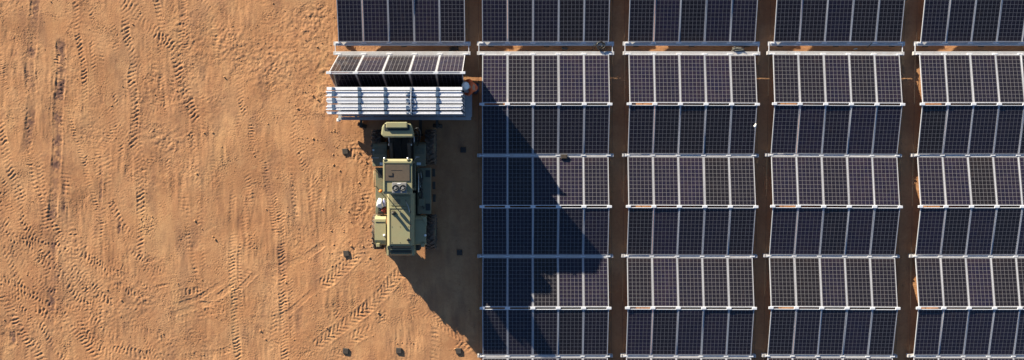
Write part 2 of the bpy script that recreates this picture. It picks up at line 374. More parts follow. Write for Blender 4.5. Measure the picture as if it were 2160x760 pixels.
TRACKS = [
 ([(158,-14),(162,40),(164,75),(172,110),(178,150),(180,220)], 13, .022, 7.5, 'lug', .7),
 ([(190,-10),(193,25),(200,60)], 11, .012, 8, 'lug', .6), ([(208,75),(212,95),(216,130),(214,160)], 11, .012, 8, 'lug', .6),
 ([(256,-14),(266,35),(265,60),(268,80),(275,100),(283,130),(278,160),(280,185),(284,205),(285,240),(283,300),(293,340),(297,420),(296,500),(293,555)], 17, .024, 8.5, 'lug', .6),
 ([(258,-12),(280,15),(300,45),(318,58),(335,75),(352,85),(370,115),(380,160),(395,200),(405,235),(418,262)], 21, .026, 8.5, 'lug', .5),
 ([(328,-10),(338,40),(343,70),(345,85)], 14, .024, 8, 'lug', .4), ([(420,-12),(432,8),(447,28)], 18, .02, 8, 'lug', .4),
 ([(396,182),(375,197),(350,210),(320,230),(292,243)], 24, .018, 9, 'chev', .4),
 ([(118,110),(124,160),(128,185),(127,205),(137,215),(147,245),(160,290),(172,330),(195,405),(205,440),(213,470),(222,500),(228,520)], 11, .020, 6, 'lug', .7),
 ([(3,115),(9,175),(18,198),(30,206)], 14, .020, 4.5, 'rib', .3),
 ([(-4,250),(2,270),(10,310),(20,350),(35,395),(42,440),(52,470),(70,495),(90,520),(105,550),(120,570),(140,590),(160,620),(180,640),(200,648)], 19, .024, 8, 'lug', .4),
 ([(60,330),(66,345),(72,380),(85,410),(98,445),(110,465),(122,490),(135,505),(150,520)], 13, .026, 8, 'lug', .4),
 ([(0,360),(12,395),(16,430),(14,460)], 11, .016, 7, 'lug', .5),
 ([(40,400),(48,440),(50,470),(60,490),(80,510)], 14, .018, 8, 'lug', .5),
 ([(-6,600),(15,640),(35,680),(55,715),(80,745),(96,768)], 20, .030, 8.5, 'lug', .2),
 ([(8,575),(30,610),(55,625),(70,630)], 13, .022, 8, 'lug', .4), ([(30,622),(45,650),(60,665)], 12, .02, 8, 'lug', .4),
 ([(52,570),(75,590),(95,605),(120,630),(135,645)], 11, .018, 7, 'lug', .4),
 ([(70,648),(90,658),(112,676)], 17, .028, 8.5, 'lug', .2), ([(80,675),(100,705),(115,735),(140,765)], 14, .02, 8, 'lug', .4),
 ([(128,650),(150,690),(170,710),(190,735),(215,765)], 17, .026, 8, 'lug', .3),
 ([(85,575),(105,600),(122,632)], 13, .018, 8, 'lug', .4),
 ([(180,548),(200,565),(215,572),(234,578)], 17, .028, 8, 'lug', .2), ([(245,588),(268,600)], 14, .02, 8, 'lug', .2),
 ([(188,590),(205,615),(225,632),(245,640)], 16, .022, 8, 'lug', .4),
 ([(186,660),(215,690),(240,710),(265,735),(295,748),(330,750)], 20, .022, 8.5, 'lug', .4),
 ([(222,735),(250,738),(280,745)], 14, .022, 7, 'lug', .3),
 ([(275,616),(310,611),(345,602),(362,600)], 6, .022, 8, 'rut', .3), ([(312,618),(335,612),(362,606)], 14, .022, 7, 'lug', .2),
 ([(350,626),(375,618),(400,615),(425,610)], 14, .022, 8, 'lug', .4), ([(360,680),(395,668),(420,664),(450,656),(482,650)], 17, .026, 9, 'lug', .3),
 ([(360,665),(420,645),(460,625),(495,600)], 12, .014, 8, 'rut', .4), ([(360,645),(410,632),(445,612),(480,590)], 10, .012, 8, 'rut', .4),
 ([(330,752),(380,755),(430,748),(470,742),(495,730)], 14, .022, 8, 'lug', .3), ([(345,722),(375,722),(402,716)], 11, .02, 8, 'lug', .3),
 ([(390,690),(402,700),(406,722)], 16, .018, 8, 'lug', .3), ([(405,740),(425,735),(445,720),(475,712)], 16, .022, 9, 'lug', .3),
 ([(494,490),(490,530),(490,570),(493,600),(495,640),(496,690),(500,730),(505,772)], 16, .026, 7, 'lug', .4),
 ([(507,500),(506,560),(508,640),(515,700),(517,770)], 10, .015, 6.5, 'lug', .5),
 ([(592,440),(597,500),(594,530),(598,560),(596,600),(598,650),(600,700),(602,772)], 18, .026, 7, 'lug', .4),
 ([(611,580),(613,620),(617,690),(622,760)], 12, .015, 7, 'lug', .5),
 ([(530,255),(533,300),(545,325),(557,345),(562,370),(568,410),(575,445),(580,480),(590,505)], 14, .019, 6, 'lug', .4),
 ([(493,168),(505,205),(515,235),(520,250)], 11, .018, 6.5, 'lug', .4), ([(575,400),(583,440),(586,480)], 11, .016, 6, 'lug', .4),
 ([(540,640),(560,618),(578,592),(590,570)], 20, .022, 9, 'lug', .4), ([(585,690),(560,705),(545,715)], 16, .018, 9, 'lug', .4),
 ([(560,735),(580,725),(600,712)], 18, .018, 9, 'lug', .4),
 ([(672,605),(700,587),(725,565),(745,545),(768,518),(780,500)], 26, .030, 11, 'chev', .25),
 ([(660,735),(690,712),(720,690),(755,665),(785,640),(810,615),(835,585),(855,568)], 26, .030, 11, 'chev', .2),
 ([(808,520),(803,560),(805,610),(810,660),(806,690)], 22, .018, 9, 'chev', .4),
 ([(728,728),(760,704),(795,690)], 26, .018, 11, 'chev', .4), ([(686,765),(705,750),(728,738)], 26, .022, 11, 'chev', .3),
 ([(860,655),(890,668),(915,672),(950,695),(985,715)], 24, .024, 9, 'chev', .3),
 ([(915,690),(918,720),(916,765)], 18, .016, 9, 'lug', .5), ([(850,615),(870,625)], 16, .016, 8, 'chev', .3),
 ([(790,395),(775,425),(758,455),(742,480)], 30, .020, 10, 'chev', .6), ([(785,470),(770,500),(755,520)], 24, .016, 10, 'chev', .5),
 ([(725,300),(745,315),(770,345),(785,380)], 30, .022, 12, 'chev', .5),
 ([(702,640),(712,665),(720,690)], 14, .012, 8, 'lug', .4),
 ([(960,720),(985,735),(1000,748)], 18, .02, 9, 'lug', .3),
 ([(240,190),(245,215),(252,232)], 11, .022, 7, 'lug', .3), ([(305,455),(318,470),(315,500)], 15, .014, 8, 'lug', .4),
 ([(268,150),(272,185),(262,210)], 14, .014, 8, 'lug', .5), ([(195,480),(200,505),(205,525)], 12, .02, 8, 'lug', .4),
 ([(5,270),(12,320)], 12, .02, 8, 'lug', .3), ([(220,515),(232,530)], 14, .02, 8, 'lug', .3),
 ([(300,690),(330,705),(352,715)], 12, .016, 8, 'lug', .4), ([(265,660),(278,680),(290,690)], 13, .016, 8, 'lug', .4),
]
for i, t in enumerate(TRACKS):
    stamp(t[0], t[1], t[2] * (0.58 if t[4] in ('chev', 'rut') else 0.84), t[3], t[4], t[5] * .55, seed=100 + i)
# faint older passes, mostly up and down the site
rr = random.Random(5)
for i in range(46):
    u = rr.uniform(-20, 640); v = rr.uniform(-40, 560); L = rr.uniform(120, 320); a = rr.gauss(0, 22)
    pts = [(u, v), (u + a * .3 + rr.gauss(0, 6), v + L * .33), (u + a * .7 + rr.gauss(0, 6), v + L * .66), (u + a, v + L)]
    stamp(pts, rr.uniform(9, 18), rr.uniform(.005, .010), rr.uniform(6, 9), 'lug', .9, seed=300 + i)
for i in range(16):
    u = rr.uniform(40, 560); v = rr.uniform(560, 720); L = rr.uniform(70, 160)
    stamp([(u, v), (u + L * .5, v - L * rr.uniform(-.05, .2)), (u + L, v - L * rr.uniform(.15, .55))], rr.uniform(9, 16), rr.uniform(.005, .010), 8, rr.choice(['lug', 'lug', 'rut']), .8, seed=400 + i)
for i in range(34):
    u = rr.uniform(-30, 330); v = rr.uniform(400, 720); L = rr.uniform(60, 150); a = R(rr.gauss(48, 14)); c_ = rr.uniform(-.25, .1)
    stamp([(u, v), (u + L * .5 * math.cos(a), v + L * .5 * math.sin(a)), (u + L * math.cos(a + c_), v + L * math.sin(a + c_))], rr.uniform(10, 17), rr.uniform(.009, .017), rr.uniform(7, 8.5), 'lug', .6, seed=700 + i)
for i in range(16):
    u = rr.uniform(230, 420); v = rr.uniform(-20, 330); L = rr.uniform(40, 120); a = R(rr.gauss(80, 28))
    stamp([(u, v), (u + L * .5 * math.cos(a), v + L * .5 * math.sin(a)), (u + L * math.cos(a + .15), v + L * math.sin(a + .15))], rr.uniform(11, 18), rr.uniform(.008, .015), rr.uniform(7, 8.5), 'lug', .6, seed=800 + i)
# damp, darker churned strips
for i, (p, wd, dk, dp) in enumerate([
    ([(76,-10),(70,60),(66,110),(63,145),(66,200),(66,240),(58,300),(50,330)], 20, .62, .008),
    ([(128,80),(130,150),(125,200),(121,260),(122,300),(119,350),(114,420),(110,470)], 20, .85, .012),
    ([(110,470),(112,560),(108,640),(106,765)], 18, .6, .006), ([(136,350),(136,400),(134,460)], 9, .6, .008),
    ([(214,320),(214,380),(211,440)], 7, .5, .008), ([(28,690),(27,715),(28,740)], 14, .85, .012), ([(37,510),(37,545)], 9, .6, .006),
    ([(30,560),(34,590)], 18, .5, .004), ([(384,10),(386,35),(388,60)], 16, .5, .012), ([(252,455),(252,500)], 7, .5, .01),
    ([(430,370),(428,420),(427,500)], 7, .35, .008), ([(310,690),(310,715)], 9, .55, .008), ([(345,700),(348,725)], 12, .5, .01),
    ([(290,545),(310,548),(332,540)], 14, .5, .008), ([(118,560),(116,620)], 18, .45, .004), ([(6,230),(6,260)], 14, .5, .01),
    ([(215,190),(215,225)], 8, .35, .008), ([(36,100),(33,128)], 6, .5, .012), ([(60,82),(52,95)], 5, .5, .012)]):
    stamp(p, wd, dp, 8, 'rut', .5, seed=500 + i, dark=dk)
clump = band(0.12, 0.5, 0.8)
for (u, v, r, s_) in [(385,45,26,.014),(650,42,30,.013),(682,22,20,.011),(338,290,34,.016),(370,305,22,.014),(690,140,40,.012),(690,215,36,.014),(295,205,22,.012),
                      (380,200,34,.012),(130,650,30,.010),(255,590,24,.010),(300,640,24,.012),(350,720,30,.012),(420,90,40,.010),(500,120,60,.009),(570,150,50,.009),(760,450,40,.012),
                      (600,140,60,.007),(260,640,60,.008),(150,520,30,.014),(20,700,40,.010),(640,70,50,.009),(480,80,30,.012),(770,320,40,.012)]:
    cx, cy = survey(u, v); q = np.exp(-((XX - cx) ** 2 + (YY - cy) ** 2) / (r / 53.15) ** 2)
    h += s_ * q * np.clip(clump + .2, -1.2, 2) * .36
    stain = np.maximum(stain, np.clip(q * 26 * s_ * np.clip(clump, 0, 1.6) * .9 * .6, 0, .5))
stain *= 1.35
for (u, v, r, k) in [(330,290,95,.22),(380,190,60,.2),(120,330,45,.25),(95,480,70,.22),(330,640,80,.16),(130,590,70,.2),(60,160,50,.16),(30,700,60,.22),(650,40,45,.16),(300,60,70,.12)]:
    cx, cy = survey(u, v); stain = np.maximum(stain, k * np.exp(-(((XX - cx) / 1.0) ** 2 + ((YY - cy) / 1.3) ** 2) / (r / 53.15) ** 2))
stain = np.clip(stain * np.clip(0.85 + 0.40 * band(0.10, 0.9, 0.7), 0.08, 1.4), 0, 0.92)
stain = np.maximum(stain, 0.22 * np.clip(band(0.35, 2.5, 1.0, 1.0, 2.5) - 0.6, 0, 1.4))
edge = np.clip(np.minimum.reduce([(XX - GX0) / .6, (GX1 - XX) / .3, (YY - GY0) / .5, (GY1 - YY) / .5]), 0, 1)
h *= edge
def gz(x, y):
    i = int(round((x - GX0) / STEP)); j = int(round((y - GY0) / STEP))
    if 0 <= i < NX and 0 <= j < NY: return float(h[j, i])
    return 0.0
# tensor grid: fine on the open soil, coarser below the arrays, stretched out to the horizon
right = np.arange(GX1, 22.5, 0.11); far = np.array([3, 8, 18, 40, 90, 200, 450, 900.0])
gx = np.concatenate([(GX0 - far)[::-1], xs, right, 22.5 + far]); gy = np.concatenate([(GY0 - far)[::-1], ys, GY1 + far])
nfx, nr, nf = len(far), len(right), len(far)
Z = np.zeros((len(gy), len(gx))); ST = np.zeros_like(Z)
Z[nf:nf + NY, nfx:nfx + NX] = h; ST[nf:nf + NY, nfx:nfx + NX] = stain
Z[nf:nf + NY, nfx + NX:nfx + NX + nr] += rng.normal(0, .0025, (NY, nr)) 
nxg, nyg = len(gx), len(gy)
AX, AY = np.meshgrid(gx, gy)
co = np.stack([AX, AY, Z], -1).reshape(-1, 3).astype(np.float32)
idx = np.arange(nxg * nyg).reshape(nyg, nxg)
quads = np.stack([idx[:-1, :-1], idx[:-1, 1:], idx[1:, 1:], idx[1:, :-1]], -1).reshape(-1, 4).astype(np.int32)
me = bpy.data.meshes.new('ground')
me.vertices.add(len(co)); me.vertices.foreach_set('co', co.ravel())
me.loops.add(quads.size); me.loops.foreach_set('vertex_index', quads.ravel())
me.polygons.add(len(quads)); me.polygons.foreach_set('loop_start', np.arange(0, quads.size, 4, dtype=np.int32))
me.polygons.foreach_set('use_smooth', np.ones(len(quads), dtype=bool))
me.update(calc_edges=True)
at = me.attributes.new('stain', 'FLOAT', 'POINT'); at.data.foreach_set('value', ST.ravel().astype(np.float32))
me.materials.append(M['soil'])
ground = obj('ground', me); tag(ground, 'bare orange brown soil with wheel tracks pressed into it', None, kind='structure')

# loose soil crumbs on the open ground
mbc = MB(); rr = random.Random(21)
def crumb(bm, x, y, z, r):
    vs = bmesh.ops.create_icosphere(bm, subdivisions=1, radius=r)['verts']
    sx, sy, sz, a = rr.uniform(.7, 1.4), rr.uniform(.7, 1.3), rr.uniform(.45, .8), rr.uniform(0, 6)
    for v in vs:
        k = rr.uniform(.75, 1.25); X, Y = v.co.x * sx * k, v.co.y * sy * k
        v.co = Vector((x + X * math.cos(a) - Y * math.sin(a), y + X * math.sin(a) + Y * math.cos(a), z + v.co.z * sz * k))
for i in range(1500):
    u, v = rr.uniform(0, 1000), rr.uniform(0, 760)
    if rr.random() < .35: u, v = rr.gauss(690, 45), rr.uniform(20, 330)
    if rr.random() < .12: u, v = rr.gauss(770, 40), rr.uniform(290, 560)
    x, y = survey(u, v)
    if -7.0 < x < -1.3 and y > 0.6: continue
    if -5.6 < x < -2.8 and -4.4 < y < 0.8: continue
    if i % 4 == 0: x, y = rr.choice((-1.51, 4.18, 9.86, 15.55)) + rr.gauss(0, .17), rr.uniform(-8.5, 5.7)
    elif x > -1.4: continue
    r = min(.05, .008 + rr.expovariate(1 / .008)); crumb(mbc.bm, x, y, gz(x, y) + r * .2, r)
tag(mbc.build('soil_crumbs', M['clod']), 'loose crumbs of dry soil scattered over the tracks', 'soil', kind='stuff')

# ------------------------------------------------------------------ solar arrays
hw_, hl_, FW = PANEL_W / 2, PANEL_L / 2, 0.023
lam_me = MB().box(-hw_ + .004, hw_ - .004, -hl_ + .004, hl_ - .004, -.010, -.004).mesh('solar_panel', [M['cells'], M['backsheet']])
for p in lam_me.polygons:
    if p.normal.z < -.5: p.material_index = 1
fr = MB()
for s_ in (-1, 1):
    xa, xb = sorted((s_ * hw_, s_ * (hw_ - FW))); fr.box(xa, xb, -hl_, hl_, -.035, 0.0)
    ya, yb = sorted((s_ * hl_, s_ * (hl_ - FW * .85))); fr.box(-hw_ + FW, hw_ - FW, ya, yb, -.035, -.0005)
frame_me = fr.mesh('frame', M['alu'])
PITCH = 0.994; WIDTH = 5 * PITCH
ROW = 1.9925; TILT = R(10.4); ZV = 0.33                     # valley edge height
GAPV, GAPR = 0.0455, 0.042
ZR = ZV + PANEL_L * math.sin(TILT)
ridge_rail_me = BX(-WIDTH / 2 - .02, WIDTH / 2 + .02, -.010, .010, -.045, .006, bev=.003).mesh('ridge_rail', M['rail'])
plate_me = BX(-.095, .095, -.050, .050, -.03, .012, bev=.008).mesh('hinge_plate', M['rail'])
vb = MB(); vb.box(-WIDTH / 2 - .20, WIDTH / 2 + .20, -.075, .075, .13, .20, bev=.006); vb.box(-WIDTH / 2 - .01, WIDTH / 2 + .01, -.040, .040, .2015, .312, bev=.004)
vb.box(-WIDTH / 2 - .2, -WIDTH / 2 - .05, -.055, .055, .2015, .285, bev=.006); vb.box(WIDTH / 2 + .05, WIDTH / 2 + .2, -.055, .055, .2015, .285, bev=.006)
for k in (-1, 0, 1): vb.box(k * 2.2 - .02, k * 2.2 + .12, -.05, .05, .045, .1295)
valley_me = vb.mesh('valley_beam', M['galv'])
brk_me = BX(-.085, .085, -.022, .022, .3135, .340, bev=.005).mesh('bracket', M['rail'])
eb = MB(); eb.box(-WIDTH / 2 - .20, WIDTH / 2 + .20, -.085, .075, .15, .245, bev=.008)
for k in (-1, 0, 1): eb.box(k * 2.2 - .02, k * 2.2 + .12, -.05, .05, .045, .1495)
end_me = eb.mesh('end_beam', M['galv'])
eh = BX(-WIDTH / 2 - .20, WIDTH / 2 + .20, -.055, .085, .15, .286, bev=.008)
for k in (-1, 0, 1): eh.box(k * 2.2 - .02, k * 2.2 + .12, -.05, .05, .045, .1495)
end_hi_me = eh.mesh('end_beam', M['galv'])
ebrk_hi_me = BX(-.10, .10, -.025, .025, .2875, .325, bev=.006).mesh('bracket', M['rail'])
ebrk_me = BX(-.10, .10, -.025, .025, .2465, .295, bev=.006).mesh('bracket', M['rail'])
pad_me = BX(-.11, .11, -.11, .11, 0, .055, bev=.012).mesh('rubber_pad', M['padrub'])
fpad_me = pad_me

def put_panel(par, x, y, z, a, rz=0.0):
    p = obj('solar_panel', lam_me, par, (x, y, z), (a, 0, rz)); f = obj('frame', frame_me, p); return p
def ridge(par, y, z):
    for s_ in (-1, 1): obj('ridge_rail', ridge_rail_me, par, (0, y + s_ * (GAPR + .007), z))
    for k in range(6): obj('hinge_plate', plate_me, par, ((-2.5 + k) * PITCH, y, z + .004))
def valley(par, y, end=False, side=1):
    obj('end_beam' if end else 'valley_beam', (end_hi_me if side < 0 else end_me) if end else valley_me, par, (0, y, 0))
    for k in range(6): obj('bracket', (ebrk_hi_me if side < 0 else ebrk_me) if end else brk_me, par, ((-2.5 + k) * PITCH, y + (0 if not end else .02 * side), 0))
    for k in (-1, 0, 1): obj('foot_pad', fpad_me, par, (k * 2.2 + .05, y, -.004))

def solar_array(cx, y_end, nrows, direction, label, group, rz=0.0, links=True):
    """concertina of panel rows; direction -1 runs down the picture from its end beam, +1 up"""
    t = thing('solar_array', label, 'solar array', (cx, y_end, 0), rz, group)
    d = direction
    valley(t, 0.0, True, d)
    Lc = PANEL_L * math.cos(TILT)
    for r in range(nrows):
        up = (r % 2 == 0)
        yc = d * (r * ROW + (GAPV + Lc / 2 if up else GAPR + Lc / 2))
        zc = ZV + PANEL_L * math.sin(TILT) / 2
        a = TILT * (1 if d > 0 else -1) * (1 if up else -1)
        sag = random.gauss(0, .004)
        for k in range(5):
            put_panel(t, (k - 2) * PITCH + random.gauss(0, .0025), yc + random.gauss(0, .003), zc + random.uniform(-.003, .003), a + random.gauss(0, .006) + sag, random.gauss(0, .0018))
        if up: ridge(t, d * (r + 1) * ROW, ZR + .004)
        else: valley(t, d * (r + 1) * ROW)
    ln = nrows * ROW
    for s_ in (-1, 1):
        obj('tie_cable', MB().tube([(s_ * (WIDTH / 2 + .14), d * .06, .30), (s_ * (WIDTH / 2 + .14), d * ln * .5, .285), (s_ * (WIDTH / 2 + .14), d * ln, .30)], .0045, 6).mesh('tie_cable', M['chassis']), t)
        if links and d < 0:
            obj('link_rod', BX(-.012, .012, .075, .42, .24, .265).mesh('link_rod', M['rail']), t, (s_ * (WIDTH / 2 + .13), 0, 0))
    return t

Y_LOW, Y_UP = 3.60, 4.00
low = [(1.315, 0.0, 'dark blue solar array beside the olive loader, crossed by its long diagonal shadow'),
       (7.04, -.0030, 'long dark blue solar array with a white scrap on its right edge frame'),
       (12.68, -.0050, 'long dark solar array in full sun, last but one towards the right edge'),
       (18.41, -.0005, 'long dark solar array at the right edge of the photo, cut off by it')]
for cx, rz, lab in low:
    solar_array(cx, Y_LOW, 8, -1, lab, 'long unfolded solar arrays', rz)
upl = [(-4.31, 'end of a solar array above the half unfolded one, orange soil along its left side'),
       (1.315, 'end of an upper solar array with a black cable coil on its end beam'),
       (7.03, 'end of an upper solar array with a heap of dark connectors below its end beam'),
       (12.72, 'end of an upper solar array with a short black tool lying on its end beam'),
       (18.45, 'end of an upper solar array in the top right corner of the photo')]
for cx, lab in upl:
    solar_array(cx, Y_UP, 2, +1, lab, 'upper solar arrays cut off by the top edge', 0.0)

# --- the array being unfolded: one steep tent of panels, the rest still a folded pack
t = thing('solar_array', 'half unfolded solar array with one steep tent of panels and a white folded pack', 'solar array', (-4.31, Y_LOW, 0))
unf = t
valley(t, 0.0, True, -1)
for s_ in (-1, 1): obj('link_rod', BX(-.012, .012, .075, .42, .24, .265).mesh('link_rod', M['rail']), t, (s_ * (WIDTH / 2 + .13), 0, 0))
def steep(y0, z0, y1, z1, front_to_pos_y):
    """row of five panels from (y0,z0) low edge to (y1,z1) high edge"""
    ang = math.atan2(z1 - z0, y1 - y0)                      # direction low -> high
    if front_to_pos_y: a = ang - math.pi                    # local +y points to the low edge
    else: a = ang
    for k in range(5): put_panel(t, (k - 2) * PITCH, (y0 + y1) / 2, (z0 + z1) / 2, a + random.gauss(0, .003))
def hi(y0, z0, run): return y0 + run, z0 + math.sqrt(PANEL_L ** 2 - run ** 2)
y1, z1 = hi(-.06, ZV, -.80); steep(-.06, ZV, y1, z1, True)
yr, zr = y1 - .04, z1
for s_ in (-1, 1): obj('ridge_rail', ridge_rail_me, t, (0, yr + s_ * .035, zr + .01))
for k in range(6): obj('hinge_plate', plate_me, t, ((-2.5 + k) * PITCH, yr, zr + .016))
y0b = yr - .04 - .66; z0b = zr - math.sqrt(PANEL_L ** 2 - .66 ** 2); steep(y0b, z0b, yr - .04, zr, False)
# leading leaf and folded pack: leaves stand almost upright on the cart deck
DECK = 0.47
lead_y = 2.09 - Y_LOW
steep(lead_y + .05, DECK + .03, lead_y + .03, DECK + .03 + PANEL_L - .001, True)
rb = lambda wd: BX(-WIDTH / 2, WIDTH / 2, -wd / 2, wd / 2, -.05, .012, bev=.004).mesh('ridge_rail', M['packrail'])
wide_me, nar_me = rb(.11), rb(.040)
ztop = DECK + .05 + PANEL_L
obj('ridge_rail', wide_me, t, (0, lead_y, ztop))
NP = 7; pk0, pk1 = 1.955 - Y_LOW, 1.20 - Y_LOW
PKY = [pk0 - d_ for d_ in (0, .102, .252, .354, .500, .602, .752)]
for i in range(NP):
    yc = PKY[i]
    for s_ in (-1, 1):
        a = R(90) if s_ < 0 else R(-90)
        for k in range(5):
            put_panel(t, (k - 2) * PITCH, yc + s_ * .030, DECK + .03 + PANEL_L / 2, a)
        obj('ridge_rail', nar_me, t, (random.uniform(-.04, .03), yc + s_ * .0265, ztop + random.uniform(-.022, .008)))
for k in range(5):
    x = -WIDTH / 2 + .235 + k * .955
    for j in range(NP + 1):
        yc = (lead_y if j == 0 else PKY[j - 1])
        obj('shade_blue_bracket', BX(-.045 - random.uniform(0, .015), .045 + random.uniform(0, .02), -.050, .050, .0, .020, bev=.004).mesh('shade_blue_bracket', M['shade_blue_bracket']), t, (x + random.uniform(-.012, .012), yc, ztop + .012))  # brackets set low between the rails, their shade painted in as blue
for j in range(NP):                                            # lashing hooks on the fourth bracket line
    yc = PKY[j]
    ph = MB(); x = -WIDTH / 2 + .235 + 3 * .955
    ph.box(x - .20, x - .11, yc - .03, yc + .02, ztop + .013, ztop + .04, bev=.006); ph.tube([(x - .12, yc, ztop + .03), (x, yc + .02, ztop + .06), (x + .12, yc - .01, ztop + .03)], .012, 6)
    ph.build('lashing_hook', M['shade_blue_bracket'], t)
mt = MB(); mt.tube([(-WIDTH / 2 + .235 + 3 * .955, lead_y + .05, ztop + .03), (-WIDTH / 2 + .225 + 3 * .955, lead_y - .4, ztop + .10), (-WIDTH / 2 + .235 + 3 * .955, pk1 - .06, ztop + .03)], .012, 6)
mt.build('lashing_line', M['rail'], t)

# --- the cart below the pack
t = thing('transport_cart', 'grey steel wheeled cart under the white folded panel pack', 'cart', (-4.2, 1.6, 0))
f = MB()
for y in (-.54, .55): f.box(-2.6, 2.6, y - .06, y + .06, .33, .455, bev=.008)
for k in range(9): f.box(-2.58 + k * .642, -2.50 + k * .642, -.479, .489, .35, .44)
f.build('frame', M['galv_deck'], t)
BX(-2.5, 2.38, -.46, .56, .457, .468).build('deck', M['galv_deck'], t)
pl = MB(); pl.box(2.385, 2.6, -.53, .52, .457, .472)
for a in range(4):
    for b in range(20): pl.box(2.40 + a * .05, 2.425 + a * .05, -.5 + b * .05, -.492 + b * .05, .4715, .478)
pl.build('chequer_plate', M['galv_deck'], t)
BX(-2.66, -2.52, -.66, -.54, .30, .44, bev=.02).build('corner_foot', M['white'], t)
def castor(x, y, r, rz):
    w_ = MB(); w_.lathe([(r * .55, -.07), (r * .9, -.075), (r, -.045), (r, .045), (r * .9, .075), (r * .55, .07)], 'x', 24)
    o = w_.build('wheel', M['rubber'], t, True, (x, y, r)); o.rotation_euler = (0, 0, rz)
    hb = MB(); hb.lathe([(0.02, -.085), (r * .5, -.06), (r * .56, -.03), (r * .56, .03), (r * .5, .06), (0.02, .085)], 'x', 20); hb.build('rim', M['steel'], o, True)
    fk = MB(); fk.box(-.11, -.09, -.04, .04, 0, r + .05); fk.box(.09, .11, -.04, .04, 0, r + .05); fk.box(-.11, .11, -.04, .04, r + .0505, r + .09)
    fk.build('fork', M['chassis'], o)
    ar = MB(); ar.box(x - .05, x + .05, y, -.601, .40, .455); ar.build('axle_arm', M['chassis'], t)
castor(-1.70, -.80, .19, R(70)); castor(1.27, -.82, .19, R(85))
for x in (-1.9, 1.5):
    w_ = MB(); w_.lathe([(.10, -.06), (.17, -.07), (.19, -.04), (.19, .04), (.17, .07), (.10, .06)], 'x', 20); o = w_.build('wheel', M['rubber'], t, True, (x, .42, .19))
    BX(-.05, .05, -.05, .05, .10, .16).build('axle_arm', M['chassis'], o)

# ------------------------------------------------------------------ the loader
LX, LY = -4.18, -1.70
t = thing('wheel_loader', 'olive green wheel loader pushing up against the folded panel pack', 'loader', (LX, LY, 0))
def lbox(name, x0, x1, y0, y1, z0, z1, m, bev=.02, par=None):
    """box given in site x,y"""
    return BX(x0 - LX, x1 - LX, y0 - LY, y1 - LY, z0, z1, bev=bev).build(name, M[m], par or t)
def lprism(name, pts, axis, a, b, m, bev=.02, par=None):
    if axis == 'x': p = [(y - LY, z) for y, z in pts]; a, b = a - LX, b - LX
    elif axis == 'y': p = [(x - LX, z) for x, z in pts]; a, b = a - LY, b - LY
    else: p = [(x - LX, y - LY) for x, y in pts]
    return MB().prism(p, axis, a, b, bev).build(name, M[m], par or t)
# wheels
TR, TW = 0.66, 0.36
def wheel(x, y, steer=0.0):
    b = MB(); s_ = TW / 2
    b.lathe([(TR * .52, -s_ * .85), (TR * .75, -s_), (TR * .90, -s_ * .97), (TR * .955, -s_ * .8), (TR * .965, 0), (TR * .955, s_ * .8), (TR * .90, s_ * .97), (TR * .75, s_), (TR * .52, s_ * .85)], 'x', 40)
    nl = 18
    for i in range(nl):
        for sd_ in (-1, 1):
            a = 2 * math.pi * (i + (.5 if sd_ > 0 else 0)) / nl
            mtx = Matrix.Rotation(a, 4, 'X') @ Matrix.Translation((sd_ * s_ * .52, 0, TR * .985)) @ Matrix.Rotation(sd_ * R(38), 4, 'Z')
            b.box(-s_ * .62, s_ * .58, -.036, .036, -.05, .035, bev=.008, mtx=mtx)
    o = b.build('wheel', M['tyre'], t, False, (x - LX, y - LY, TR - .02)); o.rotation_euler = (0, 0, steer)
    hb = MB(); hb.lathe([(.05, -s_ * .95), (.16, -s_ * .9), (.2, -s_ * .5), (TR * .50, -s_ * .45), (TR * .55, -s_ * .86), (TR * .55, s_ * .86), (TR * .50, s_ * .45), (.2, s_ * .5), (.16, s_ * .9), (.05, s_ * .95)], 'x', 28)
    hb.build('rim', M['olive_dk'], o, True)
for x in (-5.20, -3.15): wheel(x, -.06); wheel(x, -3.36)
# frames
lbox('front_frame', -4.72, -3.64, -.75, .35, .50, 1.05, 'chassis', .03)
lbox('rear_frame', -4.80, -3.56, -4.05, -1.0, .50, 1.10, 'chassis', .03)
lbox('axle', -5.05, -3.30, -.16, .04, .56, .74, 'chassis', .03); lbox('axle', -5.05, -3.30, -3.46, -3.26, .56, .74, 'chassis', .03)
# front mudguards: flat tops stepping down forwards
for sx in (-1, 1):
    xa, xb = (-5.30, -4.76) if sx < 0 else (-3.74, -3.28)
    lprism('front_mudguard', [(.02, 1.30), (.10, 1.22), (.14, 1.22), (.06, 1.36), (-.02, 1.40), (-.78, 1.46), (-.80, 1.12), (-.72, 1.12), (-.72, 1.40)], 'x', xa, xb, 'olive_dk', .012)
    lbox('guard_panel', xa + .07, xb - .07, -.32, -.10, 1.436, 1.452, 'deck', .004)
lbox('sticker', -5.30, -5.16, -.20, -.14, 1.428, 1.440, 'platelab', .002); lbox('hand_rail', -5.32, -5.05, -.475, -.455, 1.50, 1.52, 'steel', .004)
lbox('sticker', -5.02, -4.86, -.74, -.64, 1.462, 1.472, 'platelab', .002); lbox('sticker', -3.62, -3.46, -.74, -.64, 1.462, 1.472, 'platelab', .002)
